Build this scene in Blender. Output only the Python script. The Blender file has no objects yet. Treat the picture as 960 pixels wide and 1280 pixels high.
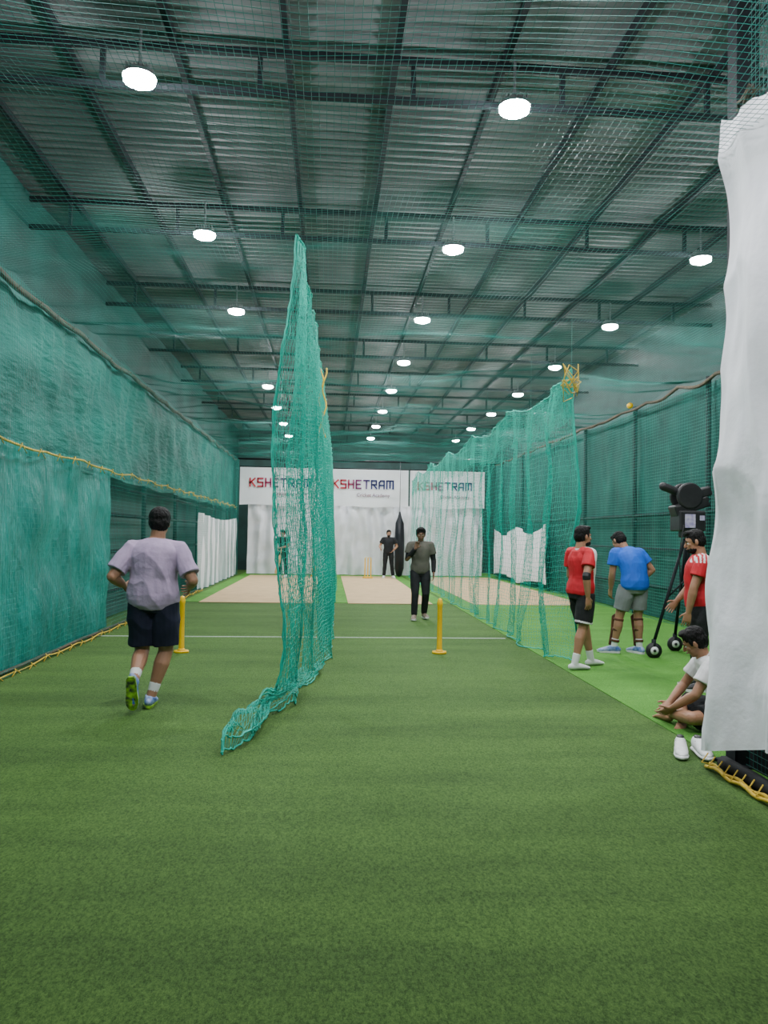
import bpy, bmesh, math, random
import numpy as np
from mathutils import Vector, Matrix, noise
random.seed(7); np.random.seed(7)
V=Vector
scene=bpy.context.scene
COL=scene.collection

# ------------------------------------------------------------------ materials
def mat(name,c1,c2=None,rough=.6,metal=0,scale=6,bump=0,bscale=60,emit=0,coords='Object',detail=4,sheen=0,transl=0,spec=.4,stretch=None,bdist=.01):
    m=bpy.data.materials.new(name); m.use_nodes=True
    nt=m.node_tree; N=nt.nodes; L=nt.links
    b=N['Principled BSDF']; out=N['Material Output']
    b.inputs['Roughness'].default_value=rough; b.inputs['Metallic'].default_value=metal
    b.inputs['Specular IOR Level'].default_value=spec
    if sheen: b.inputs['Sheen Weight'].default_value=sheen
    tc=N.new('ShaderNodeTexCoord'); src=tc.outputs[coords]
    if stretch:
        mp=N.new('ShaderNodeMapping'); mp.inputs['Scale'].default_value=stretch; L.new(src,mp.inputs[0]); src=mp.outputs[0]
    nz=N.new('ShaderNodeTexNoise'); nz.inputs['Scale'].default_value=scale; nz.inputs['Detail'].default_value=detail
    L.new(src,nz.inputs['Vector'])
    if c2 is None: c2=tuple(min(1,x*.82) for x in c1)
    r=N.new('ShaderNodeValToRGB'); r.color_ramp.elements[0].position=.35; r.color_ramp.elements[1].position=.65
    r.color_ramp.elements[0].color=(*c1,1); r.color_ramp.elements[1].color=(*c2,1)
    L.new(nz.outputs['Fac'],r.inputs[0]); L.new(r.outputs[0],b.inputs['Base Color'])
    if emit:
        b.inputs['Emission Color'].default_value=(*c1,1); b.inputs['Emission Strength'].default_value=emit
    if bump:
        n2=N.new('ShaderNodeTexNoise'); n2.inputs['Scale'].default_value=bscale; n2.inputs['Detail'].default_value=3
        L.new(src,n2.inputs['Vector'])
        bp=N.new('ShaderNodeBump'); bp.inputs['Strength'].default_value=bump; bp.inputs['Distance'].default_value=bdist
        L.new(n2.outputs['Fac'],bp.inputs['Height']); L.new(bp.outputs[0],b.inputs['Normal'])
    if transl:
        tr=N.new('ShaderNodeBsdfTranslucent'); L.new(r.outputs[0],tr.inputs[0])
        mx=N.new('ShaderNodeMixShader'); mx.inputs[0].default_value=transl
        L.new(b.outputs[0],mx.inputs[1]); L.new(tr.outputs[0],mx.inputs[2]); L.new(mx.outputs[0],out.inputs[0])
    return m

def turf_mat(name,dark,light,tint):
    m=bpy.data.materials.new(name); m.use_nodes=True
    nt=m.node_tree;N=nt.nodes;L=nt.links;b=N['Principled BSDF']
    b.inputs['Roughness'].default_value=.78; b.inputs['Specular IOR Level'].default_value=.14
    tc=N.new('ShaderNodeTexCoord')
    mp0=N.new('ShaderNodeMapping'); mp0.inputs['Scale'].default_value=(1,.55,1); L.new(tc.outputs['Object'],mp0.inputs[0])
    f=N.new('ShaderNodeTexNoise'); f.inputs['Scale'].default_value=95; f.inputs['Detail'].default_value=7; f.inputs['Roughness'].default_value=.9
    L.new(mp0.outputs[0],f.inputs['Vector'])
    r=N.new('ShaderNodeValToRGB'); r.color_ramp.elements[0].position=.40; r.color_ramp.elements[1].position=.62
    r.color_ramp.elements[0].color=(*dark,1); r.color_ramp.elements[1].color=(*light,1)
    L.new(f.outputs['Fac'],r.inputs[0])
    mp=N.new('ShaderNodeMapping'); mp.inputs['Scale'].default_value=(.22,1.2,1); L.new(tc.outputs['Object'],mp.inputs[0])
    g=N.new('ShaderNodeTexNoise'); g.inputs['Scale'].default_value=1.5; g.inputs['Detail'].default_value=9; g.inputs['Roughness'].default_value=.68; L.new(mp.outputs[0],g.inputs['Vector'])
    r2=N.new('ShaderNodeValToRGB'); r2.color_ramp.elements[0].position=.32; r2.color_ramp.elements[1].position=.68
    r2.color_ramp.elements[0].color=(.72,.74,.73,1); r2.color_ramp.elements[1].color=(*tint,1)
    L.new(g.outputs['Fac'],r2.inputs[0])
    mx=N.new('ShaderNodeMix'); mx.data_type='RGBA'; mx.blend_type='MULTIPLY'; mx.inputs[0].default_value=1
    L.new(r.outputs[0],mx.inputs[6]); L.new(r2.outputs[0],mx.inputs[7]); L.new(mx.outputs[2],b.inputs['Base Color'])
    bp=N.new('ShaderNodeBump'); bp.inputs['Strength'].default_value=.8; bp.inputs['Distance'].default_value=.018
    L.new(f.outputs['Fac'],bp.inputs['Height']); L.new(bp.outputs[0],b.inputs['Normal'])
    return m

def banner_ink(name):
    m=bpy.data.materials.new(name); m.use_nodes=True
    nt=m.node_tree;N=nt.nodes;L=nt.links;b=N['Principled BSDF']
    tc=N.new('ShaderNodeTexCoord'); sp=N.new('ShaderNodeSeparateXYZ'); L.new(tc.outputs['Generated'],sp.inputs[0])
    r=N.new('ShaderNodeValToRGB'); L.new(sp.outputs[0],r.inputs[0])
    e=r.color_ramp.elements; e[0].position=.15; e[0].color=(.50,.01,.03,1); e[1].position=.6; e[1].color=(.015,.02,.14,1)
    x=e.new(.38); x.color=(.22,.01,.12,1)
    L.new(r.outputs[0],b.inputs['Base Color']); b.inputs['Roughness'].default_value=.6
    return m

M={}
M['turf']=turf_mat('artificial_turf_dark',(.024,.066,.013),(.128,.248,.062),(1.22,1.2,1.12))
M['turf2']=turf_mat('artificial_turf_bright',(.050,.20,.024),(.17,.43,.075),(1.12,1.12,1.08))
M['pitch']=mat('pitch_mat_fibre',(.62,.44,.24),(.54,.38,.21),rough=.9,scale=3,bump=.3,bscale=200)
M['paint']=mat('white_line_paint',(.5,.57,.48),(.32,.42,.30),rough=.8,scale=60)
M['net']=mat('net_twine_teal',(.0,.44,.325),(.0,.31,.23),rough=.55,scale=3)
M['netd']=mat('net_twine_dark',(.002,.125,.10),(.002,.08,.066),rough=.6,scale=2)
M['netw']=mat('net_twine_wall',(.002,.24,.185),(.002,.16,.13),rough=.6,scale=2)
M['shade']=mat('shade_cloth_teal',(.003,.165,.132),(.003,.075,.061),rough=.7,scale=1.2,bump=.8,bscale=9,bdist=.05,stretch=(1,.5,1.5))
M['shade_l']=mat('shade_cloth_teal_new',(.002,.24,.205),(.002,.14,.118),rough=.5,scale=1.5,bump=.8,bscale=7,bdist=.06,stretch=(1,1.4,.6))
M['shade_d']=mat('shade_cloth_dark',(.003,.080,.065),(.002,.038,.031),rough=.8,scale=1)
M['wall']=mat('painted_sheet_wall',(.025,.075,.067),(.018,.048,.043),rough=.7,scale=2)
M['white']=mat('white_cotton_sheet',(.86,.86,.91),(.80,.80,.86),rough=.85,scale=4,bump=.3,bscale=14,bdist=.02,transl=.15)
M['banner']=mat('banner_vinyl_white',(.84,.85,.90),(.80,.81,.87),rough=.5,scale=2)
M['ink']=banner_ink('banner_ink_gradient'); M['ink2']=mat('banner_ink_small',(.1,.1,.2),(.3,.08,.1))
M['roof']=mat('galvanised_roof_sheet',(.205,.208,.215),(.102,.104,.109),rough=.6,metal=.1,scale=.9,bump=.2,bscale=30,detail=6)
M['steel']=mat('primed_steel_grey',(.014,.018,.021),(.011,.014,.017),rough=.7,metal=.1,scale=4,spec=.2)
M['alu']=mat('cast_aluminium',(.25,.26,.27),(.2,.2,.21),rough=.4,metal=.7)
M['led']=mat('led_lens',(.97,.985,1),(.97,.985,1),emit=780)
M['rope_y']=mat('rope_yellow',(.62,.42,.04),(.45,.3,.02),rough=.7,scale=40)
M['rope_b']=mat('rope_brown',(.06,.05,.04),(.1,.08,.05),rough=.9,scale=20)
M['yplastic']=mat('yellow_plastic',(.90,.52,.004),(.85,.48,.004),rough=.35,scale=5)
M['black']=mat('black_rubber',(.012,.012,.014),(.02,.02,.022),rough=.5,scale=10)
M['blackc']=mat('black_cloth',(.007,.008,.010),(.012,.013,.016),rough=.85,scale=12,bump=.2)
M['bag']=mat('black_bag_vinyl',(.006,.007,.012),(.012,.013,.018),rough=.35,scale=3)
M['skin']=mat('skin_brown',(.36,.18,.11),(.31,.155,.092),rough=.5,scale=12)
M['skin_d']=mat('skin_deep_brown',(.19,.095,.058),(.16,.08,.048),rough=.5,scale=12)
M['hair']=mat('hair_black',(.003,.003,.003),(.007,.006,.006),rough=.6,scale=60,bump=.8,bscale=150,spec=.2)
M['eye_w']=mat('eye_white',(.7,.7,.68)); M['iris']=mat('eye_iris',(.02,.012,.01),rough=.2)
M['lips']=mat('lips',(.25,.09,.08))
M['lav']=mat('tshirt_lavender',(.40,.30,.45),(.35,.26,.40),rough=.85,scale=8,bump=.4,bscale=14,bdist=.02)
M['navy']=mat('shorts_navy',(.006,.008,.024),(.009,.011,.032),rough=.85,scale=8,bump=.3,bscale=18)
M['lime']=mat('shoe_lime',(.40,.75,.02),(.30,.58,.03),rough=.5)
M['dsole']=mat('shoe_sole_dark',(.03,.05,.03),(.32,.62,.03),rough=.6,scale=22)
M['bluew']=mat('shoe_blue',(.04,.13,.45),(.35,.42,.6),rough=.5,scale=20)
M['wshoe']=mat('shoe_white',(.75,.76,.76),(.65,.66,.66),rough=.5,scale=30)
M['sock']=mat('sock_white',(.72,.73,.73),(.65,.66,.66),rough=.9)
M['olive']=mat('tshirt_olive',(.095,.09,.072),(.075,.07,.057),rough=.85,scale=10,bump=.2,bscale=20)
M['brown']=mat('shoe_brown',(.16,.09,.05),(.4,.35,.3),rough=.6,scale=25)
M['red']=mat('jersey_red',(.52,.008,.020),(.42,.006,.014),rough=.7,scale=9,bump=.2,bscale=20)
M['cloth_w']=mat('jersey_white',(.72,.70,.71),(.65,.63,.65),rough=.8,scale=9,bump=.2,bscale=20)
M['blue']=mat('jersey_blue',(.006,.12,.66),(.005,.095,.54),rough=.65,scale=9,bump=.2,bscale=20)
M['grey']=mat('shorts_grey',(.20,.21,.22),(.16,.17,.18),rough=.85,scale=9)
M['tan']=mat('pad_strap_tan',(.12,.04,.02),(.07,.025,.015),rough=.6)
M['dgreen']=mat('shirt_dark_green',(.005,.028,.025),(.005,.022,.02),rough=.8)
M['wood']=mat('bat_willow',(.55,.36,.18),(.5,.32,.15),rough=.5)
M['screen']=mat('label_panel',(.55,.5,.62),(.3,.25,.5),rough=.3,scale=25)

# ------------------------------------------------------------------ geometry helpers
class G:
    def __init__(s): s.v=[]; s.f=[]; s.m=[]
    def add(s,vs,fs,mi=0):
        o=len(s.v); s.v+= [tuple(p) for p in vs]; s.f+=[tuple(i+o for i in f) for f in fs]; s.m+=[mi]*len(fs)
    def box(s,c,size,rot=None,mi=0):
        c=V(c); hx,hy,hz=[a/2 for a in size]
        vs=[V((x,y,z)) for x in(-hx,hx) for y in(-hy,hy) for z in(-hz,hz)]
        if rot is not None: vs=[rot@p for p in vs]
        s.add([p+c for p in vs],[(0,1,3,2),(4,6,7,5),(0,4,5,1),(2,3,7,6),(0,2,6,4),(1,5,7,3)],mi)
    def loft(s,pts,rad,side=(1,0,0),cap='round',seg=14,mi=0):
        pts=[V(p) for p in pts]; rad=[(r,r) if not isinstance(r,(tuple,list)) else r for r in rad]; side=V(side)
        n=len(pts); T=[]
        for i in range(n):
            t=pts[min(i+1,n-1)]-pts[max(i-1,0)]
            T.append(t.normalized() if t.length>1e-6 else V((0,0,1)))
        rings=[]
        if cap=='round':
            m=min(rad[0])
            for a in (80,52,25): rings.append((pts[0]-T[0]*m*math.sin(math.radians(a)),[q*math.cos(math.radians(a)) for q in rad[0]],T[0]))
        for i in range(n): rings.append((pts[i],rad[i],T[i]))
        if cap=='round':
            m=min(rad[-1])
            for a in (25,52,80): rings.append((pts[-1]+T[-1]*m*math.sin(math.radians(a)),[q*math.cos(math.radians(a)) for q in rad[-1]],T[-1]))
        vs=[];fs=[]
        for c,r,t in rings:
            sd=side-t*t.dot(side)
            if sd.length<.05:
                sd=V((0,1,0))-t*t.dot(V((0,1,0)))
                if sd.length<.05: sd=V((0,0,1))-t*t.dot(V((0,0,1)))
            sd.normalize(); d=t.cross(sd)
            for k in range(seg):
                a=2*math.pi*k/seg; vs.append(c+sd*(r[0]*math.cos(a))+d*(r[1]*math.sin(a)))
        for i in range(len(rings)-1):
            for k in range(seg):
                k2=(k+1)%seg; fs.append((i*seg+k,i*seg+k2,(i+1)*seg+k2,(i+1)*seg+k))
        fs.append(tuple(reversed(range(seg)))); o=(len(rings)-1)*seg; fs.append(tuple(o+k for k in range(seg)))
        s.add(vs,fs,mi)
    def ell(s,c,rad,ax=None,mi=0,nu=16,nv=10):
        c=V(c); ax=ax or (V((1,0,0)),V((0,1,0)),V((0,0,1)))
        vs=[c+ax[2]*rad[2]];fs=[]
        for i in range(1,nv):
            th=math.pi*i/nv
            for k in range(nu):
                ph=2*math.pi*k/nu
                vs.append(c+ax[0]*(rad[0]*math.sin(th)*math.cos(ph))+ax[1]*(rad[1]*math.sin(th)*math.sin(ph))+ax[2]*(rad[2]*math.cos(th)))
        vs.append(c-ax[2]*rad[2]); L=len(vs)-1
        for k in range(nu):
            k2=(k+1)%nu
            fs.append((0,1+k,1+k2)); fs.append((L,1+(nv-2)*nu+k2,1+(nv-2)*nu+k))
            for i in range(nv-2):
                fs.append((1+i*nu+k,1+(i+1)*nu+k,1+(i+1)*nu+k2,1+i*nu+k2))
        s.add(vs,fs,mi)
    def cyl(s,a,b,r,seg=16,mi=0,r2=None): s.loft([a,b],[r,r if r2 is None else r2],cap='flat',seg=seg,mi=mi,side=(1,.01,.02))

def link(name,me,parent=None,loc=None):
    o=bpy.data.objects.new(name,me); COL.objects.link(o)
    if parent: o.parent=parent
    if loc is not None: o.location=loc
    return o
def empty(name,loc=(0,0,0),rz=0,s=1):
    o=bpy.data.objects.new(name,None); COL.objects.link(o); o.location=loc; o.rotation_euler[2]=rz; o.scale=(s,s,s); o.empty_display_size=.2
    return o
def build(g,name,mats,parent=None,smooth=True,bevel=0,loc=None,recenter=True):
    vs=g.v
    if parent is None and loc is None and recenter and len(vs):
        a=np.array(vs); c=V(((a[:,0].min()+a[:,0].max())/2,(a[:,1].min()+a[:,1].max())/2,a[:,2].min()))
        vs=[(p[0]-c[0],p[1]-c[1],p[2]-c[2]) for p in vs]; loc=c
    me=bpy.data.meshes.new(name); me.from_pydata(vs,[],g.f)
    for m in mats: me.materials.append(M[m])
    me.polygons.foreach_set('material_index',g.m)
    me.polygons.foreach_set('use_smooth',[smooth]*len(g.f)); me.update()
    o=link(name,me,parent,loc)
    if bevel:
        b=o.modifiers.new('bevel','BEVEL'); b.width=bevel; b.segments=2; b.limit_method='ANGLE'
    return o
def strands(polys,r):
    vs=[];fs=[];o=0
    for P in polys:
        P=np.asarray(P,float); n=len(P)
        T=np.gradient(P,axis=0); T/=np.linalg.norm(T,axis=1)[:,None]+1e-9
        ref=np.array([.31,.52,.79]); A=np.cross(T,ref); A/=np.linalg.norm(A,axis=1)[:,None]+1e-9; B=np.cross(T,A)
        R=np.stack([P+r*(A*math.cos(a)+B*math.sin(a)) for a in (0,2.094,4.189)],1).reshape(-1,3)
        vs.append(R); i=np.arange(n-1)*3+o
        for k in range(3):
            k2=(k+1)%3; fs.append(np.stack([i+k,i+k2,i+3+k2,i+3+k],1))
        o+=3*n
    return np.concatenate(vs),np.concatenate(fs)
def strand_obj(name,polys,r,m,parent=None):
    v,f=strands(polys,r)
    me=bpy.data.meshes.new(name); me.vertices.add(len(v)); 
    loc=None
    if parent is None:
        c=np.array([(v[:,0].min()+v[:,0].max())/2,(v[:,1].min()+v[:,1].max())/2,v[:,2].min()]); v=v-c; loc=V(c)
    me.vertices.foreach_set('co',v.astype(np.float32).ravel())
    me.loops.add(f.size); me.loops.foreach_set('vertex_index',f.astype(np.int32).ravel())
    me.polygons.add(len(f)); me.polygons.foreach_set('loop_start',np.arange(0,f.size,4,dtype=np.int32))
    me.update(calc_edges=True); me.materials.append(M[m]); 
    return link(name,me,parent,loc)
def net_from_grid(name,P,r,m,parent=None):
    polys=[P[i] for i in range(P.shape[0])]+[P[:,j] for j in range(P.shape[1])]
    return strand_obj(name,polys,r,m,parent)
def surf(name,fn,nu,nv,m,parent=None,smooth=True):
    g=G(); vs=[fn(i/nu,j/nv) for i in range(nu+1) for j in range(nv+1)]
    fs=[(i*(nv+1)+j,(i+1)*(nv+1)+j,(i+1)*(nv+1)+j+1,i*(nv+1)+j+1) for i in range(nu) for j in range(nv)]
    g.add(vs,fs); return build(g,name,[m],parent,smooth)
def nz(x,y,z=0): return noise.noise(V((x,y,z)))
def interp(x,xs,ys): return float(np.interp(x,xs,ys))

# ------------------------------------------------------------------ people (built first, in a scratch scene for speed)
TMP=bpy.data.scenes.new('scratch')
def bake(g,name,mats,parent,voxel,paint=None,fold=None,smooth=5):
    me=bpy.data.meshes.new('t'); me.from_pydata(g.v,[],g.f); o=bpy.data.objects.new('t',me); TMP.collection.objects.link(o)
    r=o.modifiers.new('r','REMESH'); r.mode='VOXEL'; r.voxel_size=voxel
    s=o.modifiers.new('s','SMOOTH'); s.factor=.5; s.iterations=smooth
    vl=TMP.view_layers[0]; vl.update(); dg=vl.depsgraph
    m2=bpy.data.meshes.new_from_object(o.evaluated_get(dg)); bpy.data.objects.remove(o); bpy.data.meshes.remove(me); m2.name=name
    m2.materials.clear()
    for m in mats: m2.materials.append(M[m])
    n=len(m2.vertices)
    if fold:
        amp,fr=fold
        co=np.empty(n*3,np.float32); m2.vertices.foreach_get('co',co); co=co.reshape(-1,3)
        no=np.empty(n*3,np.float32); m2.vertex_normals.foreach_get('vector',no); no=no.reshape(-1,3)
        d=np.empty(n,np.float32)
        for i,(x,y,z) in enumerate(co.tolist()):
            q=abs(nz(x*fr,y*fr,z*fr*.6))*-2+.5+.4*nz(x*fr*2.3,y*fr*2.3,z*fr*1.5); d[i]=q if q>-.4 else -.4
        co=co+no*(amp*d)[:,None]; m2.vertices.foreach_set('co',co.ravel())
    nP=len(m2.polygons); m2.polygons.foreach_set('use_smooth',[True]*nP)
    if paint: m2.polygons.foreach_set('material_index',[paint(p.center) for p in m2.polygons])
    else: m2.polygons.foreach_set('material_index',[0]*nP)
    m2.update(); return link(name,m2,parent)

TORSO=[(-.20,.12,.085),(-.06,.165,.112),(.1,.168,.115),(.3,.148,.103),(.5,.157,.112),(.72,.178,.118),(.86,.172,.10),(.96,.11,.075),(1.04,.06,.055)]
def human(name,loc,yaw,s=1,pose={},girth=1,skin='skin',shirt=('lav',),sleeve=.6,bottom=('navy',),blen=.85,shoe=('lime','wshoe'),sock=None,sockh=.12,
          vox=.006,spaint=None,bpaint=None,hem=-.12,beard=False,long_under=None,pads=False,band=False,fold=(.006,9),hs=1.0,slr=1.0):
    J=dict(P=(0,0,.93),M=(0,.01,1.18),N=(0,-.015,1.435),H=(0,.02,1.575),SL=(-.185,-.01,1.385),SR=(.185,-.01,1.385),
           EL=(-.235,-.03,1.10),ER=(.235,-.03,1.10),WL=(-.24,.05,.86),WR=(.24,.05,.86),
           HL=(-.095,0,.89),HR=(.095,0,.89),KL=(-.11,.02,.49),KR=(.11,.02,.49),AL=(-.115,-.02,.085),AR=(.115,-.02,.085),
           FL=(-.15,1,0),FR=(.15,1,0),hf=(0,1,0),hu=(0,0,1),curlL=18,curlR=18)
    J.update(pose); J={k:(V(v) if isinstance(v,tuple) else v) for k,v in J.items()}
    E=empty(name,loc,math.radians(yaw),s)
    hips=(J['HR']-J['HL']).normalized(); sh=(J['SR']-J['SL']).normalized()
    def bz(t):
        P,Mi,N=J['P'],J['M'],J['N']; C=2*Mi-.5*(P+N)
        if t<0: return P+(C-P)*2*t
        if t>1: return N+(N-C)*2*(t-1)
        return P*(1-t)**2+C*2*t*(1-t)+N*t*t
    def torso(g,t0,t1,off,gi):
        ts=[];rr=[]
        T=[a[0] for a in TORSO]; A=[a[1] for a in TORSO]; B=[a[2] for a in TORSO]
        n=14
        for i in range(n+1):
            t=t0+(t1-t0)*i/n; fade=1-.5*max(0,min(1,(t-.5)*2)); ga=1+(gi-1)*fade; gb=1+(gi-1)*1.3*fade
            ts.append(bz(t)); rr.append((interp(t,T,A)*ga+off,interp(t,T,B)*gb+off))
        g.loft(ts,rr,side=(hips+sh).normalized(),cap='flat',seg=24)
    lg=1+(girth-1)*.7
    body=G(); torso(body,-.2,1.04,-.006,girth)
    f=J['hf'].normalized(); u=(J['hu']-f*f.dot(J['hu'])).normalized(); r=f.cross(u); H=J['H']; ax=(r,f,u)
    body.loft([J['N']-V((0,0,.04)),J['N']*.5+H*.5-f*.012,H-f*.02],[.062*lg,.054*lg,.056],side=(1,0,0))
    body.ell(H+u*.022-f*.008,(.076,.097,.096),ax); body.ell(H-u*.045+f*.022,(.059*(1+.3*(lg-1)),.07,.068),ax)
    body.ell(H-u*.095+f*.06,(.024,.022,.018),ax)
    body.loft([H+u*.01+f*.088,H-u*.018+f*.104,H-u*.03+f*.107],[.008,.012,.014],side=r,seg=10)
    body.ell(H+u*.022+f*.080,(.05,.015,.010),ax)
    body.ell(H-u*.058+f*.086,(.024,.010,.009),ax)
    for q in (-1,1):
        body.ell(H+r*(.077*q)-f*.008-u*.004,(.010,.019,.031),ax)
        body.ell(H+r*(.040*q)+f*.062-u*.02,(.022,.02,.02),ax)
    for S in 'LR':
        q=-1 if S=='L' else 1
        sh_,el,wr=J['S'+S],J['E'+S],J['W'+S]
        body.loft([J['N']-V((0,0,.035)),sh_],[.044,.050],side=(0,1,0))
        body.loft([sh_,sh_.lerp(el,.35),sh_.lerp(el,.75),el],[.052*lg,.051*lg,.043*lg,.040*lg])
        body.loft([el,el.lerp(wr,.25),el.lerp(wr,.7),wr],[.040*lg,.043*lg,.034*lg,(.028,.022)],side=(0,1,0))
        D=(wr-el).normalized() if 'D'+S not in J else J['D'+S].normalized()
        Wc=V((0,1,0)) if abs(D.y)<.75 else V((0,0,1))
        if 'T'+S in J: Wc=J['T'+S]
        W=(Wc-D*D.dot(Wc)).normalized(); Nn=D.cross(W)
        if 'N'+S in J:
            if Nn.dot(J['N'+S])<0: Nn=-Nn
        elif Nn.x*q>0: Nn=-Nn
        body.loft([wr-D*.01,wr+D*.03,wr+D*.065,wr+D*.092],[(.026,.019),(.038,.017),(.043,.016),(.041,.012)],side=W,seg=14)
        c0=math.radians(J['curl'+S])
        for k,(o,Ln) in enumerate(((.035,.072),(.012,.082),(-.012,.076),(-.035,.060))):
            p=wr+D*.088+W*o; pts=[p-D*.015,p]; a=c0*.6+.04*k
            spread=W*(o*.25/.034*.4)
            for fr in (.45,.3,.25):
                d=D*math.cos(a)+Nn*math.sin(a)+spread*.3; p=p+d.normalized()*Ln*fr; pts.append(p); a+=c0*1.1
            body.loft(pts,[.0085,.0086,.0082,.0076,.0066],side=W,seg=8)
        b=wr+D*.022+W*.028; d1=(D*.62+W*.72+Nn*.3).normalized(); d2=(D*.85+W*.35+Nn*.4).normalized()
        body.loft([b-d1*.01,b+d1*.042,b+d1*.042+d2*.032],[.013,.0105,.0085],side=Nn,seg=8)
        hp,kn,an=J['H'+S],J['K'+S],J['A'+S]
        body.loft([hp,hp.lerp(kn,.3),hp.lerp(kn,.75),kn],[.086*lg,.083*lg,.062*lg,.054*lg])
        body.loft([kn,kn.lerp(an,.28)-V((0,.012,0)),kn.lerp(an,.7),an],[.053*lg,.058*lg,.041*lg,.036*lg])
        F=J['F'+S].normalized(); up=(kn-an).normalized(); up=(up-F*F.dot(up)).normalized() if 'U'+S not in J else J['U'+S].normalized()
        lat=F.cross(up)
        def fp(a,h): return an+F*a-up*.078+up*h
        body.loft([fp(-.045,.04),fp(.0,.045),fp(.07,.04),fp(.14,.028),fp(.17,.02)],[(.028,.03),(.033,.038),(.038,.033),(.043,.02),(.035,.014)],side=lat,seg=14)
        if not shoe and not sock:
            for k in range(5): body.loft([fp(.16,.016)+lat*(.03-.015*k),fp(.205-.008*abs(k-1),.014)+lat*(.034-.017*k)],[.012 if k else .014,.009],side=lat,seg=8)
        if sock or shoe:
            sg=G(); top=kn.lerp(an,1-sockh/ (kn-an).length)
            sg.loft([top,kn.lerp(an,.9),an,fp(0.02,.05)],[.05*lg if sockh>.15 else .044*lg,.043,.042,.04],cap='flat')
            if not shoe:
                sg.loft([fp(-.055,.04),fp(.0,.045),fp(.07,.04),fp(.14,.03),fp(.185,.022)],[(.032,.034),(.038,.042),(.043,.037),(.047,.026),(.036,.018)],side=lat,seg=16)
            bake(sg,'sock_'+S,[sock or 'sock'],E,.007,smooth=3)
        if shoe:
            sg=G()
            sg.loft([fp(-.072,.05),fp(-.06,.05),fp(-.02,.055),fp(.04,.055),fp(.10,.044),fp(.16,.034),fp(.20,.028),fp(.215,.026)],
                    [(.022,.025),(.034,.042),(.042,.048),(.043,.046),(.047,.038),(.050,.028),(.040,.020),(.02,.010)],side=lat,seg=18)
            sg.loft([an-up*.03,an+up*.015],[.048,.05],cap='flat',side=lat)
            bake(sg,'shoe_'+S,[shoe[0]],E,.006,smooth=3)
            so=G(); ol=[(-.078,.024),(-.06,.036),(0,.041),(.06,.042),(.12,.050),(.17,.047),(.205,.034),(.222,.014)]
            vs=[];n=len(ol)
            for hh in (0,.024):
                for a,w in ol: vs.append(fp(a,hh+ (.012 if a>.2 else 0))+lat*w)
                for a,w in reversed(ol): vs.append(fp(a,hh+(.012 if a>.2 else 0))-lat*w)
            m_=2*n; fs=[tuple(range(m_))[::-1],tuple(m_+i for i in range(m_))]+[(i,(i+1)%m_,m_+(i+1)%m_,m_+i) for i in range(m_)]
            so.add(vs,fs); build(so,'shoe_sole_'+S,[shoe[1]],E,smooth=False)
    bake(body,'body',[skin],E,vox*.8,smooth=3)
    fg=G()
    for q in (-1,1):
        fg.ell(H+r*(.031*q)+f*.0735+u*.0,(.0125,.0125,.009),ax,mi=0,nu=12,nv=8); fg.ell(H+r*(.031*q)+f*.084,(.0055,.004,.0055),ax,mi=1,nu=10,nv=6)
        fg.loft([H+r*(.016*q)+f*.092+u*.026,H+r*(.034*q)+f*.090+u*.031,H+r*(.05*q)+f*.078+u*.026],[.0035,.0045,.003],side=u,seg=8,mi=2)
    fg.loft([H-r*.022+f*.092-u*.058,H+f*.0985-u*.058,H+r*.022+f*.092-u*.058],[.003,.0065,.003],side=u,seg=8,mi=3)
    build(fg,'face_features',['eye_w','iris','hair','lips'],E)
    hg=G()
    hg.ell(H+u*.058-f*.018,(.084*hs,.098*hs,.080*hs),ax); hg.ell(H+u*.012-f*.045,(.082*hs,.073*hs,.092),ax); hg.ell(H+u*.105+f*.045,(.06,.045,.03*hs),ax)
    for q in (-1,1): hg.ell(H+r*(.070*q)+u*.022+f*.012,(.014,.02,.035),ax)
    if beard:
        hg.ell(H-u*.075+f*.035,(.058,.062,.045),ax); hg.ell(H-u*.04+f*.092,(.028,.008,.006),ax)
    bake(hg,'hair',['hair'],E,.006,fold=(.006,38),smooth=2)
    if shirt:
        def shirt_geo(off,slv):
            sg=G(); torso(sg,hem,.985,off,girth)
            for S in 'LR':
                sh_,el,wr=J['S'+S],J['E'+S],J['W'+S]
                sg.loft([J['N']-V((0,0,.045)),sh_-V((0,0,.002))],[.052+off,.054+off],side=(0,1,0))
                if slv<=1:
                    pts=[sh_,sh_.lerp(el,slv*.5),sh_.lerp(el,slv)]; rr=[.055*lg*slr+off,.060*lg*slr+off,.062*lg*slr+off]
                else:
                    k=slv-1; pts=[sh_,sh_.lerp(el,.5),el,el.lerp(wr,.5*k),el.lerp(wr,k)]; rr=[.055*lg+off,.055*lg+off,.045*lg+off,.042*lg+off,.034*lg+off]
                sg.loft(pts,rr,cap='flat')
            return sg
        if long_under: bake(shirt_geo(.004,1.93),'undershirt',[long_under],E,vox,fold=(.003,12))
        bake(shirt_geo(.018,sleeve),'shirt',list(shirt),E,vox,paint=spaint,fold=fold)
        cg=G(); cg.loft([bz(.955),bz(1.03)],[(.078,.070),(.066,.062)],side=sh,cap='flat',seg=20); bake(cg,'collar',[shirt[-1]],E,.007,smooth=2)
    bg=G(); torso(bg,-.22,.16,.010,girth)
    for S in 'LR':
        hp,kn,an=J['H'+S],J['K'+S],J['A'+S]
        if blen<=1: bg.loft([hp+V((0,0,.02)),hp.lerp(kn,blen*.4),hp.lerp(kn,blen)],[.100*lg,.106*lg,.098*lg],cap='flat',seg=18)
        else: bg.loft([hp+V((0,0,.02)),hp.lerp(kn,.4),kn,kn.lerp(an,.5),kn.lerp(an,.96)],[.097*lg,.095*lg,.072*lg,.066*lg,.056*lg],cap='flat',seg=18)
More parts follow.
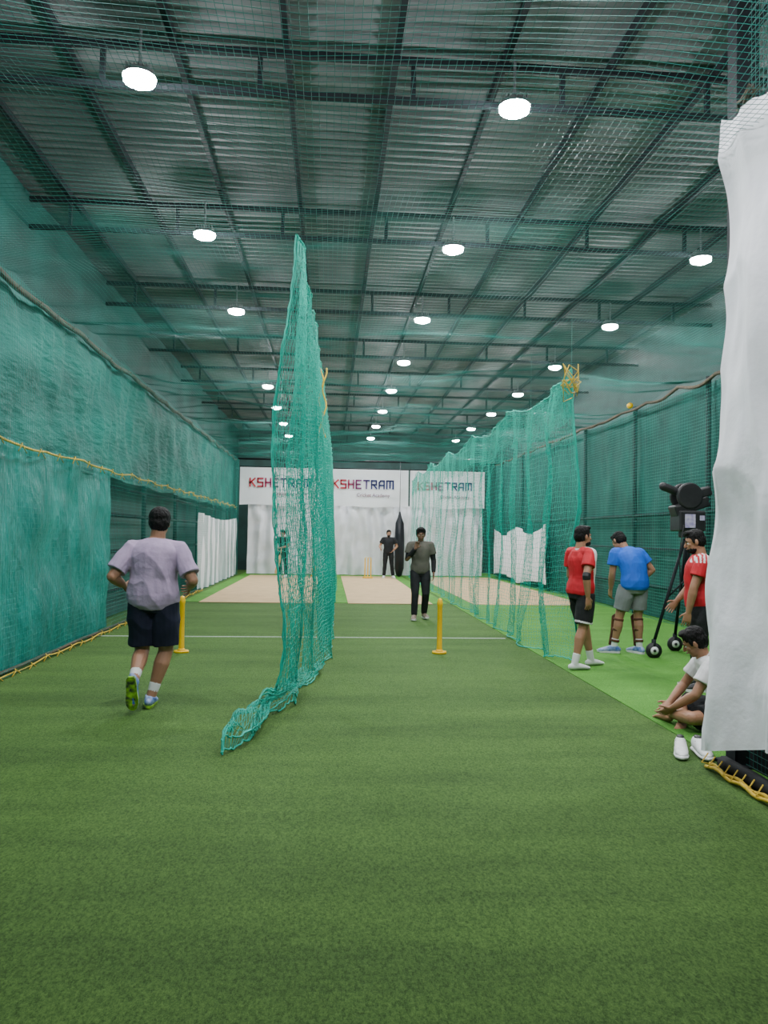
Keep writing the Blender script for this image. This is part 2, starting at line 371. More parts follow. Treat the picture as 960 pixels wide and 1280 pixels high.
    bake(bg,'shorts' if blen<=1 else 'trousers',list(bottom),E,vox,paint=bpaint,fold=fold)
    if pads:
        pg=G()
        for S in 'LR':
            kn,an,hp=J['K'+S],J['A'+S],J['H'+S]
            for t in (.08,.42,.78): pg.loft([kn.lerp(an,t-.04),kn.lerp(an,t+.04)],[.068-.014*t]*2,cap='flat')
            pg.loft([hp.lerp(kn,.93)+V((0,.05,0)),kn+V((0,.07,0)),kn.lerp(an,.5)+V((0,.06,0)),an+V((0,.06,.03))],[(.06,.02),(.07,.03),(.055,.025),(.05,.02)],side=(1,0,0))
        bake(pg,'leg_pad_straps',['tan'],E,.007,smooth=1)
    if band:
        pg=G()
        for S in band:
            sh_,el,wr=J['S'+S],J['E'+S],J['W'+S]; pg.loft([sh_.lerp(el,.88),el,el.lerp(wr,.15)],[.047,.048,.048],cap='flat')
        bake(pg,'elbow_band',['black'],E,.006,smooth=1)
    return E

human('running_man',(-1.50,6.72,0),3,1.0,dict(P=(.01,0,.93),M=(.01,.0,1.18),N=(.02,.04,1.42),H=(.035,.08,1.565),
   SL=(-.175,.02,1.35),SR=(.205,.02,1.35),EL=(-.315,-.10,1.11),ER=(.345,-.09,1.08),WL=(-.26,.12,1.02),WR=(.29,.14,1.01),
   HR=(.105,0,.88),HL=(-.085,0,.88),KR=(.115,.05,.47),AR=(.01,-.03,.085),KL=(-.085,.06,.47),AL=(-.095,-.26,.26),
   FL=(.02,.26,-.96),FR=(.02,1,0),UL=(0,.96,.26),curlL=40,curlR=40),
   girth=1.22,shirt=('lav',),sleeve=.80,bottom=('navy',),blen=.86,shoe=('bluew','dsole'),sock='sock',sockh=.13,hem=-.17,fold=(.013,6.5),hs=1.10,slr=.93)
human('walking_man',(1.62,13.55,0),180,.955,dict(ER=(.25,.02,1.12),WR=(.11,.18,1.33),DR=(-.3,.05,.95),TR=(-1,0,.2),EL=(-.25,-.03,1.10),WL=(-.24,.07,.87),
   KR=(.10,.08,.49),AR=(.11,.06,.085),KL=(-.10,.06,.49),AL=(-.10,-.16,.10),curlR=45,hf=(.1,1,-.1)),
   skin='skin_d',shirt=('olive',),long_under='blackc',sleeve=.6,bottom=('blackc',),blen=1.9,shoe=('brown','wshoe'),sock='sock',vox=.008,fold=(.005,9),hs=1.08)
human('player_in_red_and_white_jersey',(2.90,8.66,0),-72,.955,dict(P=(0,-.02,.93),N=(0,-.02,1.435),H=(0,.02,1.58),ER=(.27,-.13,1.12),WR=(.25,-.09,.87),EL=(-.23,.0,1.10),WL=(-.2,.16,.95),
   KR=(.10,-.05,.49),AR=(.10,-.16,.085),KL=(-.10,.13,.49),AL=(-.10,.22,.085),FR=(.1,1,0),FL=(-.1,1,0)),
   shirt=('red','cloth_w'),spaint=lambda c:1 if (c.y>.03+.2*(1.2-c.z) or (c.x>.2 and c.y>-.02)) else 0,bottom=('blackc','cloth_w'),bpaint=lambda c:1 if abs(c.z-.55-(.25*abs(c.y)))<.012 else 0,
   blen=.85,shoe=None,sock='sock',sockh=.12,beard=True,band='R',girth=1.08)
human('player_in_blue_jersey',(3.95,9.75,0),12,.97,dict(P=(0,-.04,.93),M=(-.01,-.01,1.17),N=(-.03,.12,1.39),H=(-.07,.23,1.50),SL=(-.21,.10,1.35),SR=(.16,.10,1.35),
   ER=(.31,.02,1.12),WR=(.16,.12,.95),EL=(-.24,.12,1.07),WL=(-.20,.22,.85),hf=(-.15,.8,-.65),hu=(0,.6,.8),
   KR=(.10,.03,.49),AR=(.09,-.02,.085),KL=(-.17,.06,.49),AL=(-.22,.1,.085),FL=(-1,.5,0),FR=(-.2,1,0)),
   shirt=('blue',),bottom=('grey',),blen=.75,shoe=('bluew','wshoe'),sock='sock',pads=True,girth=1.1)
human('man_in_red_jersey',(3.70,7.45,0),72,.935,dict(ER=(.24,.04,1.11),WR=(.23,.20,.92),EL=(-.235,.09,1.10),WL=(-.22,.14,.84),H=(0,.05,1.575),hf=(0,1,-.25)),
   shirt=('red','cloth_w'),spaint=lambda c:1 if (c.z>1.36 and abs(c.x)>.08 and int((c.y+1)*55)%2==0) else 0,bottom=('blackc',),blen=1.9,shoe=('black','wshoe'),girth=1.12,beard=True)
human('seated_man',(3.17,6.0,0),75,.95,dict(P=(0,0,.13),M=(0,.02,.36),N=(0,.14,.58),H=(0,.22,.70),SL=(-.18,.12,.53),SR=(.18,.12,.53),
   EL=(-.24,.26,.30),WL=(-.12,.42,.16),ER=(.24,.26,.30),WR=(.12,.40,.16),HL=(-.09,.02,.11),HR=(.09,.02,.11),KL=(-.34,.30,.13),KR=(.34,.30,.13),
   AL=(.04,.42,.08),AR=(-.04,.30,.075),FL=(.9,.3,-.1),FR=(-.9,.3,-.1),UL=(.2,-.3,.9),UR=(-.2,-.3,.9),hf=(.3,.9,-.5),hu=(0,.5,.85)),
   shirt=('cloth_w',),bottom=('blackc',),blen=.8,shoe=None,sock=None,hem=-.1)
human('batsman',(-1.55,26.2,0),165,.95,dict(N=(0,.05,1.42),H=(0,.09,1.56),ER=(.26,.08,1.12),WR=(.12,.26,1.0),EL=(-.24,.1,1.12),WL=(-.0,.28,1.05),hf=(.3,.9,-.2)),
   shirt=('dgreen',),bottom=('dgreen',),blen=1.9,shoe=('wshoe','wshoe'),vox=.01)
human('man_in_black',(2.03,26.2,0),180,.97,dict(ER=(.31,.0,1.13),WR=(.30,.24,1.05),EL=(-.30,-.03,1.13),WL=(-.15,.1,.98),KR=(.12,.02,.49),AR=(.15,-.02,.085),KL=(-.12,.02,.49),AL=(-.17,-.02,.085)),
   shirt=('blackc',),bottom=('blackc',),blen=1.9,shoe=('wshoe','wshoe'),vox=.01,beard=True)
bpy.data.scenes.remove(TMP)
g=G(); g.loft([(-.06,.0,.98),(-.1,.0,.75)],[.017,.017],seg=8); g.loft([(-.1,0,.76),(-.12,0,.68),(-.22,0,.20),(-.23,0,.15)],[(.02,.02),(.054,.02),(.054,.025),(.05,.012)],side=(1,0,0),seg=12)
build(g,'cricket_bat',['wood'],loc=V((-1.52,25.9,0)))

# ------------------------------------------------------------------ room shell
XL,XR,YB,YF,ZC=-3.8,6.45,31.0,-3.0,5.62
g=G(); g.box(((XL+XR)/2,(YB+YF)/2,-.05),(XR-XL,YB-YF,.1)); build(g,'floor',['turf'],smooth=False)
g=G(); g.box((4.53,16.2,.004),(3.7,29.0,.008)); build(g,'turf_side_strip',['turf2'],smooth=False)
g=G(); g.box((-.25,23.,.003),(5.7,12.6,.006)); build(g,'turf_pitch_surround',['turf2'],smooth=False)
for (a,b) in ((-2.72,-.32),(.43,2.25),(3.15,5.7)):
    g=G(); g.box(((a+b)/2,21.8,.012),(b-a,10.6,.012)); build(g,'cricket_pitch_mat',['pitch'],smooth=False)
g=G(); g.box((-.35,11.15,.004),(5.9,.04,.008)); build(g,'crease_line',['paint'],smooth=False)
g=G(); g.box((XL-.05,(YB+YF)/2,ZC/2),(.1,YB-YF,ZC)); build(g,'wall_left',['wall'],smooth=False)
g=G(); g.box((XR+.05,(YB+YF)/2,ZC/2),(.1,YB-YF,ZC)); build(g,'wall_right',['wall'],smooth=False)
g=G(); g.box(((XL+XR)/2,YB+.05,ZC/2),(XR-XL,.1,ZC)); build(g,'wall_back',['wall'],smooth=False)
g=G(); g.box(((XL+XR)/2,YF-.05,ZC/2),(XR-XL,.1,ZC)); build(g,'wall_front',['wall'],smooth=False)
g=G(); vs=[];per=.16; n=int((YB-YF)/per); prof=[(0,0),(.05,0),(.07,.03),(.12,.03),(.16,0)]
ys=[]
for i in range(n+1):
    for dy,dz in prof[:-1]: ys.append((YF+i*per+dy,ZC+dz))
for y,z in ys: vs+=[(XL,y,z),(XR,y,z)]
g.add(vs,[(2*i,2*i+1,2*i+3,2*i+2) for i in range(len(ys)-1)]); 
g.box(((XL+XR)/2,(YB+YF)/2,ZC+.1),(XR-XL,YB-YF,.06)); build(g,'ceiling',['roof'],smooth=False)
g=G()
x=-3.22
while x<XR:
    g.box((x,(YB+YF)/2,ZC-.05),(.05,YB-YF-.02,.08)); x+=.93
build(g,'roof_purlins',['steel'],smooth=False)
LY=[6.1+3.12*k for k in range(-1,8)]
for y in [LY[0]-2.88]+[q+.24 for q in LY]+[30.6]:
    g=G(); g.box(((XL+XR)/2,y,ZC-.13),(XR-XL-.02,.055,.055)); g.box(((XL+XR)/2,y,ZC-.47),(XR-XL-.02,.05,.05))
    x=XL+.6
    while x<XR: g.box((x,y,ZC-.3),(.04,.04,.32)); x+=1.28
    build(g,'roof_truss',['steel'],smooth=False)
lg=G(); lg.loft([(0,0,.028),(0,0,.07)],[.13,.115],cap='flat',seg=28)
for k in range(7): lg.box((-.09+.03*k,0,.09),(.01,.15,.05),mi=0)
lg.cyl((0,0,.1),(0,0,.42),.012,8,0)
vs=[];fs=[]; N1=20
for (r,z) in ((.125,.027),(.12,-.003),(.083,-.022),(.04,-.03)):
    for k in range(N1):
        a=2*math.pi*k/N1; vs.append((r*math.cos(a),r*math.sin(a),z))
for i in range(3):
    for k in range(N1): k2=(k+1)%N1; fs.append((i*N1+k,(i+1)*N1+k,(i+1)*N1+k2,i*N1+k2))
fs.append(tuple(3*N1+k for k in reversed(range(N1))))
lg.add(vs,fs,1)
me=bpy.data.meshes.new('led_high_bay_light'); me.from_pydata(lg.v,[],lg.f); me.materials.append(M['alu']); me.materials.append(M['led'])
me.polygons.foreach_set('material_index',lg.m); me.update()
for k,y in enumerate(LY):
    for j,x in enumerate((-1.53,1.45,4.58)):
        if j==0 and k==4: continue
        o=link('led_high_bay_light',me,None,(x,y-(0.12 if j==0 else 0),4.98))

# ------------------------------------------------------------------ side walls : curtains, ropes, nets
def upperL(u,v):
    y=-2.8+30.4*u; z=2.33+(4.08-2.33)*v
    sag=.05*abs(math.sin(y*1.3))*(1-v)
    return (-3.42+.09*nz(y*1.1,z*1.5)+.05*nz(y*4,z*2,3)+.05*math.sin(v*3.14)*nz(y*.4,0,5), y, z-sag)
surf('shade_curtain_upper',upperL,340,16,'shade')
def lowerL(u,v):
    y=-2.8+14.7*u; z=.04+2.42*v
    return (-3.36+.10*nz(y*1.5,z*1.2,9)+.05*nz(y*5,z*1.5,2)+.06*(1-v), y, z-.05*abs(math.sin(y*1.9))*v)
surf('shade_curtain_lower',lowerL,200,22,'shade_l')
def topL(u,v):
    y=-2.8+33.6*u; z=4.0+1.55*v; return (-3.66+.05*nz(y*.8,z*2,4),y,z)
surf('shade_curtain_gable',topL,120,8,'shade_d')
def whiteL(u,v):
    y=19.6+7.4*u; z=.03+(1.95-.12*math.sin(u*math.pi))*v
    return (-3.25+.05*math.sin(y*7)+.05*nz(y*3,z,1),y,z)
surf('white_side_sheet',whiteL,120,10,'white')
g=G()
for z in (.5,1.15,1.75,2.2): g.cyl((-3.55,11.5,z),(-3.55,27.5,z),.03,8)
for y in (12,15,18,21,24,27): g.cyl((-3.55,y,0),(-3.55,y,4.1),.045,8)
build(g,'side_rail_frame',['steel'])
def ropeline(name,x,z,y0,y1,r,m,amp=.03,n=120,lash=None):
    g=G(); pts=[(x+amp*.5*nz(i*.3,z),y0+(y1-y0)*i/n,z-amp*abs(math.sin(i*.45))+amp*nz(i*.2,7)) for i in range(n+1)]
    g.loft(pts,[r]*len(pts),cap='flat',seg=6,side=(1,0,0))
    if lash:
        for i in range(2,n,3):
            p=V(pts[i]); g.loft([p+V((.03,-.12,-lash)),p+V((.04,-.05,.02)),p+V((.0,.02,.03)),p+V((.03,.1,-lash))],[.006]*4,cap='flat',seg=5)
    build(g,name,[m])
ropeline('edge_rope_brown',-3.34,4.1,-2.8,27.5,.035,'rope_b',.05,160,lash=.05)
ropeline('edge_rope_yellow',-3.27,2.42,-2.8,27.4,.014,'rope_y',.05,160,lash=.07)
ropeline('hem_rope',-3.24,.06,-2.8,20,.02,'rope_b',.01,120)
ropeline('hem_lashing_yellow',-3.2,.05,-2.8,20,.009,'rope_y',.03,160,lash=.03)
def planar_net(name,o,du,dv,lu,lv,cell,r,m,wob=.02,seg=.6):
    o=np.array(o,float);du=np.array(du,float);dv=np.array(dv,float); nn=np.cross(du,dv); polys=[]
    def pt(a,b): return o+du*a+dv*b+nn*wob*(nz(a*.5,b*.5,11)+.4*nz(a*2,b*2,3))
    nu=int(lu/cell);nv=int(lv/cell); su=max(2,int(lu/seg)); sv=max(2,int(lv/seg))
    for i in range(nu+1): polys.append([pt(i*cell,lv*j/sv) for j in range(sv+1)])
    for j in range(nv+1): polys.append([pt(lu*i/su,j*cell) for i in range(su+1)])
    return strand_obj(name,polys,r,m)
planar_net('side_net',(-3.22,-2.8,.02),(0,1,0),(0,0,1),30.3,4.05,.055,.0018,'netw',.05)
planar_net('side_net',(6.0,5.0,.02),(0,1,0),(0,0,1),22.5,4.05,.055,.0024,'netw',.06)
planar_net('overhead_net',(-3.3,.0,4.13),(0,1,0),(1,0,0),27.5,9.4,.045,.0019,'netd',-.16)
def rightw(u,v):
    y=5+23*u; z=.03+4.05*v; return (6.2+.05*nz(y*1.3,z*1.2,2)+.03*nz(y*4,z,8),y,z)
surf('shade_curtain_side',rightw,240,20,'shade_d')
def whiteR(u,v):
    y=20.5+6.9*u; top=1.85-.25*math.sin(u*math.pi*2.0)**2-.1*u; bot=.05+.18*abs(math.sin(u*math.pi*1.5+1))
    z=bot+(top-bot)*v; return (5.9+.05*math.sin(y*6)+.06*nz(y*3,z,1),y,z)
surf('white_side_sheet',whiteR,120,10,'white')
g=G()
for z in (.6,1.3,1.95): g.cyl((6.1,5.2,z),(6.1,27.5,z),.03,8)
for y in (6,9,12,15,18,21,24,27): g.cyl((6.1,y,0),(6.1,y,4.15),.045,8)
build(g,'side_rail_frame',['steel'])
ropeline('edge_rope_brown',6.0,4.1,5,27.5,.03,'rope_b',.06,120)

# ------------------------------------------------------------------ back of lanes
def backc(u,v):
    x=-2.92+8.5*u; z=.03+2.5*v
    pinch=.5+.5*v; rid=1-abs(nz(x*1.6,z*.4,4))*4
    return (x+.02*nz(x*5,z),27.75+.09*math.sin(x*13+nz(x,z)*2)*pinch+.16*nz(x*1.2,z*.8,3)+.07*nz(x*4,z*3,6)+.05*rid,z)
surf('white_back_sheet',backc,400,22,'white')
LET={'K':[((0,0),(0,1)),((0,.45),(.62,1)),((.2,.55),(.65,0))],'S':[((.62,1),(0,1)),((0,1),(0,.52)),((0,.52),(.62,.5)),((.62,.5),(.62,0)),((.62,0),(0,0))],
 'H':[((0,0),(0,1)),((.62,0),(.62,1)),((0,.5),(.62,.5))],'E':[((0,0),(0,1)),((0,1),(.58,1)),((0,.5),(.5,.5)),((0,0),(.58,0))],
 'T':[((.32,0),(.32,1)),((-.02,1),(.66,1))],'R':[((0,0),(0,1)),((0,1),(.6,1)),((.6,1),(.6,.48)),((.6,.48),(0,.48)),((.25,.48),(.64,0))],
 'A':[((0,0),(0,.75)),((0,.75),(.2,1)),((.2,1),(.62,1)),((.62,1),(.62,0)),((0,.42),(.62,.42))],'M':[((0,0),(0,1)),((0,1),(.8,1)),((.4,1),(.4,.1)),((.8,1),(.8,0))]}
def block_text(s,h,cx,z,y,mname,parent,name):
    adv=[.98 if c!='M' else 1.15 for c in s]; W=sum(adv)*h-.25*h; x=cx-W/2; g=G()
    for c,a in zip(s,adv):
        for (p,q) in LET[c]:
            A=V((x+p[0]*h,y,z+p[1]*h)); B=V((x+q[0]*h,y,z+q[1]*h)); d=(B-A); L=d.length; ang=math.atan2(d.z,d.x)
            g.box((A+B)/2,(L+.17*h,.008,.19*h),Matrix.Rotation(-ang,3,'Y'))
        x+=a*h
    return build(g,name,[mname],parent,smooth=False)
def text(s,size,loc,mat_,parent,name):
    cu=bpy.data.curves.new(name,'FONT'); cu.body=s; cu.size=size; cu.extrude=.004; cu.align_x='CENTER'; cu.offset=.001
    o=bpy.data.objects.new('tmp',cu); COL.objects.link(o); bpy.context.view_layer.update()
    me=bpy.data.meshes.new_from_object(o.evaluated_get(bpy.context.evaluated_depsgraph_get())); bpy.data.objects.remove(o)
    me.materials.clear(); me.materials.append(M[mat_]); t=link(name,me,parent,loc); t.rotation_euler=(math.pi/2,0,0); return t
for (a,b,tc,w) in ((-3.2,-.05,-1.75,1),(.08,2.82,1.20,1),(2.88,5.6,4.15,.9)):
    e=empty('sponsor_banner',((a+b)/2,27.55,2.48)); W=b-a
    surf('banner_sheet',lambda u,v:(-W/2+W*u,.025*nz(u*6,v*3,a)+.0,1.34*v+.02*math.sin(u*9)*(1-v)),50,14,'banner',e)
    block_text('KSHETRAM',.28*w,tc-(a+b)/2,.66,-.06,'ink',e,'banner_title')
    text('Cricket Academy',.17*w,(tc-(a+b)/2+.35,-.06,.36),'ink2',e,'banner_subtitle')
    g=G(); g.cyl((-W/2-.02,.04,1.36),(W/2+.02,.04,1.36),.02,8); build(g,'banner_rod',['steel'],e)
for x in (2.5,):
    g=G(); g.loft([(x,27.3,.12),(x,27.3,.3),(x,27.3,1.3),(x,27.3,1.9),(x,27.3,2.12),(x,27.3,2.3)],[.12,.17,.18,.155,.07,.03],seg=20)
    g.cyl((x,27.3,2.3),(x,27.3,4.1),.01,6); build(g,'hanging_punch_bag',['bag'])
g=G(); g.cyl((XL,27.62,4.12),(XR,27.62,4.12),.03,8); build(g,'net_support_cable',['steel'])

# ------------------------------------------------------------------ lane divider nets
def divider1():
    nu,nv=470,88; P=np.zeros((nu+1,nv+1,3))
    for i in range(nu+1):
        q=i/nu; s=q**1.5; yt=6.55+20.9*s; near=math.exp(-(yt-6.55)/3)
        ztop=4.05-.10*abs(math.sin((yt-6.55)*1.15))
        xt=-.31+.36*min(1,(s/.9)**.7)
        xf=interp(yt,[6.55,7.2,8.2,11,18.7,27.5],[-.48,-.31,-.08,.0,.14,.1])
        trail=interp(yt,[6.55,7.0,7.8,9.2],[1.0,.92,.6,0])
        tb=1-.22*min(1,trail)
        lump=.17*trail
        for j in range(nv+1):
            t=j/nv; 
            if t<=tb:
                h=t/tb; z=ztop*(1-h)+(lump+.02)*h; k=h**1.3
                x=xt*(1-k)+xf*k; y=yt-.25*trail*h**3
                env=math.sin(min(1,h*1.4)*math.pi/2)
                bag=.07*trail*math.exp(-((h-.9)/.12)**2); x+=bag*math.sin(yt*9)
            else:
                w=(t-tb)/(1-tb); env=1-.35*w
                x=xf+(-.20*w-.06*math.sin(w*3))*trail+.02+.07*trail*nz(i*.05,w*3,7); y=yt-.25*trail-1.0*trail*w; z=(lump+.02)*(1-w)**.5+.01+.15*trail*abs(nz(i*.09,w*4,3))
            A=(.03+.12*env*(1-.3*t))*(.45+.55*near)
            ph=yt*7.5+1.6*nz(yt*.8,t*2.5,1)+t*1.6
            x+=A*math.sin(ph)+.11*env*nz(yt*.9,t*2.2,4)+.045*env*nz(yt*4,t*6,8)
            y+=.10*env*math.sin(yt*11+2*t)+.04*nz(yt*5,t*7,2)
            P[i,j]=(x+.008*random.uniform(-1,1),y+.012*random.uniform(-1,1),z+.03*nz(yt*3,t*9,2)+.010*random.uniform(-1,1))
    P[:,:,2]=np.maximum(P[:,:,2],.008)
    return P
e=empty('lane_divider_net',(0,0,0))
P=divider1(); net_from_grid('net_mesh',P,.0024,'net',e)
strand_obj('net_head_rope',[P[:,0]],.012,'net',e)
strand_obj('net_hem_rope',[P[:,-1],P[:,-2]],.008,'net',e)
strand_obj('net_end_cord',[P[0],P[1]+.01],.007,'net',e)
def divider2():
    nu,nv=380,66; P=np.zeros((nu+1,nv+1,3))
    for i in range(nu+1):
        q=i/nu; s=q**1.45; yt=8.95+18.5*s
        ztop=3.5-.2*abs(math.sin((yt-8.95)*.95))+.12*s
        for j in range(nv+1):
            t0=j/nv; t=.45*t0+.55*(.5-.5*math.cos(math.pi*t0)); env=math.sin(min(1,t*1.5)*math.pi/2)
            A=(.04+.09*env)*(.4+.9*math.exp(-(yt-8.95)/1.2))
            x=2.85+.1*s-.10*t+A*math.sin(yt*7+1.5*nz(yt,t*2,1)+t)+.14*env*nz(yt*.7,t*1.8,14)+.05*nz(yt*3,t*5,1)
            P[i,j]=(x+.008*random.uniform(-1,1),yt+.06*env*math.sin(yt*9)-.05*t*math.exp(-(yt-8.95))+.01*random.uniform(-1,1),max(.01,ztop*(1-t)+.015+.05*nz(yt*2,t*6,2)+.01*random.uniform(-1,1)))
    return P
e=empty('lane_divider_net',(0,0,0))
P=divider2(); net_from_grid('net_mesh',P,.0021,'net',e)
Pg=P[:,:14].copy(); Pg[:,:,0]+=.06*np.sin(P[:,:14,1]*5.3); Pg[:,:,2]=P[:,:1,2]+(P[:,:14,2]-P[:,:1,2])*1.1-.02; Pg[:,:,1]+=.025
net_from_grid('net_gathered_edge',Pg,.0023,'net',e)
strand_obj('net_head_rope',[P[:,0]],.012,'net',e)
strand_obj('net_hem_rope',[P[:,-1]],.01,'net',e)
strand_obj('net_end_cord',[P[0],P[2]],.008,'net',e)
strand_obj('suspension_cord',[[P[i,0],(P[i,0][0],P[i,0][1],4.13)] for i in range(0,381,76)],.003,'netd',e)
def tangle(name,c,rad,n,m,r=.007):
    pts=[]
    for i in range(n):
        a=i*.8; pts.append((c[0]+rad[0]*math.sin(a*1.1+nz(i*.3,1)*3),c[1]+rad[1]*math.cos(a),c[2]+rad[2]*nz(i*.37,5,2)*1.6))
    g=G(); g.loft(pts,[r]*n,cap='flat',seg=6,side=(.2,.3,1)); build(g,name,[m])
tangle('tied_rope_coil',(2.83,8.9,3.34),(.12,.1,.24),46,'rope_y',.0055)
g=G()
for dx in (-.02,.02):
    pts=[(-.12+dx+.03*math.sin(i*.9+dx*50),10.4+.03*math.cos(i),3.75-.95*i/14) for i in range(15)]
    g.loft(pts,[.011]*15,cap='flat',seg=6,side=(1,0,0))
build(g,'hanging_rope',['rope_y'])
g=G(); g.ell((5.75,14.4,4.06),(.06,.06,.06)); build(g,'practice_ball',['yplastic'])

# ------------------------------------------------------------------ foreground corner: post, white sheet, skirt net
DX=.12
g=G(); g.box((2.65+DX,4.98,ZC/2),(.16,.12,ZC-.02)); g.box((2.65+DX,4.98,.01),(.26,.24,.02)); g.box((2.66+DX,.95,4.36),(.06,7.9,.06)); build(g,'corner_post_frame',['steel'],smooth=False)
def fsheet(u,v):
    y=4.92-3.6*u
    bot=.30-.17*math.cos(u*9)*math.exp(-u*1.0)+.1*nz(u*6,3); top=4.33-.06*math.sin(u*14)-.05*abs(math.sin(u*31))
    z=bot+(top-bot)*v
    rid=1-abs(nz(y*2.2+z*.25,z*.55,4))*4
    rid2=1-abs(nz(y*1.2-z*.8,z*.7+y,9))*4
    x=2.50+DX-.12*(1-v)+.035*math.sin(y*9+1.6*nz(y,z*.8))*(.6+.6*(1-v))+.06*nz(y*1.6,z*.9,2)-.04*rid-.03*rid2+.02*nz(y*9,z*3,1)
    y2=y+.05*nz(z*1.2,1,7)*(1-min(1,u*3))
    return (x,y2,z)
surf('white_corner_sheet',fsheet,260,150,'white')
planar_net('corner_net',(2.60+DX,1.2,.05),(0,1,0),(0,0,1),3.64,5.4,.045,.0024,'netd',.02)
surf('corner_skirt_mat',lambda u,v:(2.64+DX+.02*nz(u*8,v*3),1.2+3.66*u,.02+.5*v),60,6,'blackc')
g=G()
for k in range(2): g.loft([(2.40+DX-.03*k,1.2+3.72*i/60,.025+.012*math.sin(i*1.3+k*2)) for i in range(61)],[.012]*61,cap='flat',seg=6)
for i in range(0,40):
    y=1.3+i*.093; g.loft([(2.42+DX,y,.0+.02),(2.36+DX,y+.03,.03),(2.42+DX,y+.06,.08)],[.005]*3,cap='flat',seg=5)
build(g,'hem_lashing_yellow',['rope_y'])
g=G(); g.loft([(2.47+DX,1.2+3.68*i/40,.05+.01*nz(i*.4,2)) for i in range(41)],[.045]*41,cap='flat',seg=10); build(g,'rolled_net_hem',['blackc'])
tangle('tied_rope_coil',(2.54+DX,4.75,4.36),(.05,.12,.05),30,'rope_b',.01)

# ------------------------------------------------------------------ stumps
def spring_stump(x,y):
    g=G(); g.loft([(x,y,.0),(x,y,.03)],[(.095,.075),(.09,.07)],cap='flat',seg=24); g.loft([(x,y,.03),(x,y,.05)],[.05,.038],cap='flat',seg=20)
    g.loft([(x,y,.04),(x,y,.12),(x,y,.60),(x,y,.615),(x,y,.64),(x,y,.67)],[.036,.033,.031,.037,.037,.03],seg=20)
    build(g,'spring_cricket_stump',['yplastic'])
spring_stump(1.42,9.72); spring_stump(-1.80,9.7)
def stump_set(x,y):
    g=G(); g.box((x,y,.04),(.34,.12,.04))
    for d in (-.1,0,.1): g.loft([(x+d,y,.04),(x+d,y,.66),(x+d,y,.69)],[.019,.019,.013],seg=12)
    for d in (-.05,.05): g.loft([(x+d-.045,y,.705),(x+d,y,.71),(x+d+.045,y,.705)],[.007,.011,.007],seg=8)
    build(g,'stump_set',['yplastic'])
stump_set(1.32,25.9); stump_set(-.45,26.6)

def sneaker(x,y,rz):
    e=G(); R=Matrix.Rotation(rz,3,'Z')
    def q(a,b,c): return R@V((b,a,0))+V((x,y,c))
    e.loft([q(-.10,0,.06),q(-.085,0,.06),q(-.03,0,.062),q(.03,0,.055),q(.09,0,.042),q(.15,0,.035),q(.18,0,.03)],[(.02,.03),(.034,.048),(.04,.052),(.042,.044),(.046,.032),(.042,.024),(.02,.012)],side=R@V((1,0,0)),seg=18)
    e.loft([q(-.11,0,.018),q(-.09,0,.018),q(0,0,.018),q(.1,0,.018),q(.17,0,.018),q(.2,0,.02)],[(.02,.016),(.04,.018),(.043,.018),(.051,.018),(.042,.018),(.015,.012)],side=R@V((1,0,0)),seg=16)
    e.ell(q(-.045,0,.108),(.026,.04,.012),(R@V((1,0,0)),R@V((0,1,0)),V((0,0,1))),mi=1)
    for k in range(4): e.loft([q(.0+.025*k,-.03,.088-.011*k),q(.0+.025*k,0,.1-.012*k),q(.0+.025*k,.03,.088-.011*k)],[.004]*3,seg=6,mi=1)
    build(e,'white_sneaker',['wshoe','black'])
sneaker(2.48,5.26,2.75); sneaker(2.61,5.24,3.0)

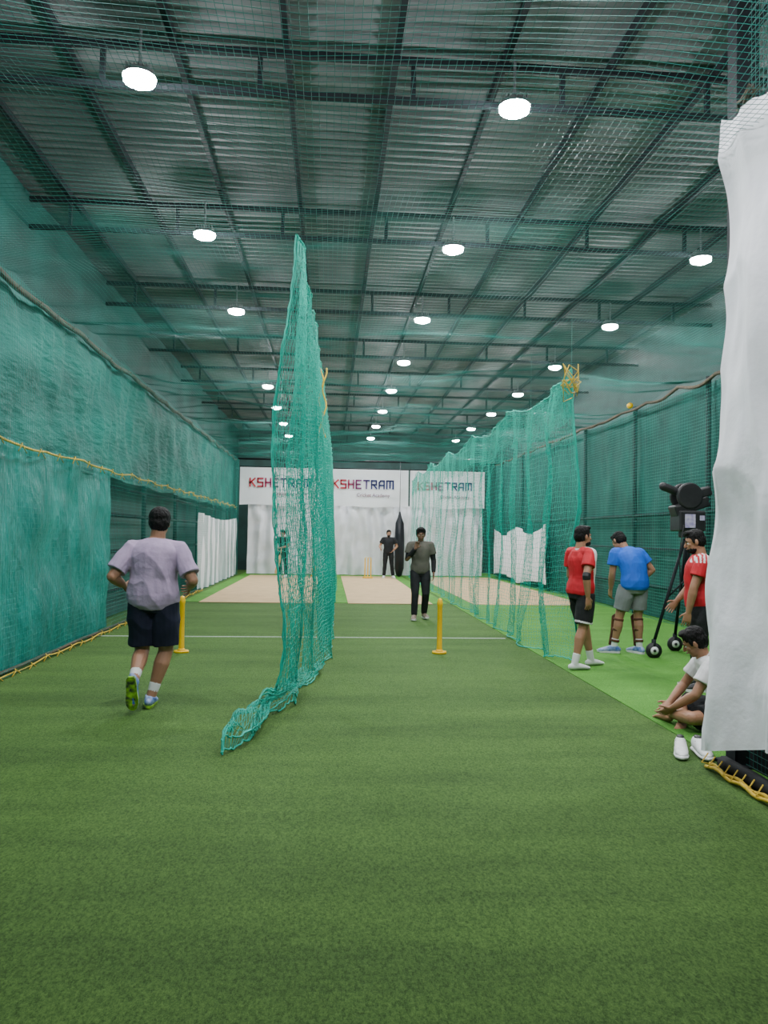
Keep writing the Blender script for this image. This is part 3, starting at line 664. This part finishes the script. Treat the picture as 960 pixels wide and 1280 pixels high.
# ------------------------------------------------------------------ bowling machine
E=empty('bowling_machine',(4.58,9.55,0))
LEGS=((-.50,-.15),(.35,-.2),(.05,.45))
g=G()
g.cyl((0,0,1.0),(0,0,1.63),.035,16)
for (x,y) in LEGS:
    g.cyl((x*.08,y*.08,1.5),(x,y,.2),.02,12); g.cyl((x*.55,y*.55,.78),(0,0,1.0),.011,8)
    g.cyl((x,y,.24),(x,y,.10),.028,12)
build(g,'tripod',['steel'],E)
g=G()
for (x,y) in LEGS:
    g.loft([(x,y-.022,.1),(x,y+.022,.1)],[.098,.098],cap='flat',seg=28,side=(1,0,0)); g.loft([(x,y-.03,.1),(x,y+.03,.1)],[.05,.05],cap='flat',seg=20,side=(1,0,0),mi=1)
    g.loft([(x,y-.035,.1),(x,y+.035,.1)],[.02,.02],cap='flat',seg=12,side=(1,0,0))
build(g,'castor_wheels',['black','wshoe'],E)
g=G(); R=Matrix.Rotation(math.radians(-18),3,'Y'); U=.07
g.box((0,0,1.66+U),(.34,.30,.26)); g.box((.02,0,1.85+U),(.46,.22,.14),R); g.box((.16,0,2.02+U),(.24,.2,.12),R)
for q in (-1,1): g.loft([(-.02,q*.10-.03,1.98+U),(-.02,q*.10+.03,1.98+U)],[.17,.17],cap='flat',seg=28,side=(1,0,0))
g.loft([(-.32,0,2.1+U),(-.1,0,2.02+U),(.2,0,1.95+U)],[.055,.05,.05],seg=16); g.box((.0,-.02,1.5+U),(.2,.16,.1))
build(g,'machine_head',['black'],E,smooth=False,bevel=.02)
g=G(); g.box((-.04,-.16,1.66+U),(.13,.015,.17)); g.box((.12,-.155,1.70+U),(.06,.01,.06)); build(g,'control_panel',['screen'],E,smooth=False)
g=G(); g.loft([(-.12,-.15,1.6+U),(-.2,-.2,1.3),(-.16,-.15,.9),(-.2,-.1,.6)],[.008]*4,seg=6); build(g,'power_cable',['black'],E)

# ------------------------------------------------------------------ world, camera
w=bpy.data.worlds.new('world'); scene.world=w; w.use_nodes=True
w.node_tree.nodes['Background'].inputs[0].default_value=(.5,.55,.6,1); w.node_tree.nodes['Background'].inputs[1].default_value=.3
cam=bpy.data.cameras.new('camera'); co=bpy.data.objects.new('camera',cam); COL.objects.link(co)
cam.sensor_fit='VERTICAL'; cam.sensor_height=36; cam.lens=36*960/1280; cam.clip_end=200; cam.clip_start=.05
yaw,pitch,roll=math.radians(-4.05),math.radians(1.67),math.radians(.9)
R=Matrix.Rotation(yaw,4,'Z')@Matrix.Rotation(math.pi/2+pitch,4,'X')@Matrix.Rotation(roll,4,'Z')
co.matrix_world=Matrix.Translation((0,0,1.5))@R
scene.camera=co
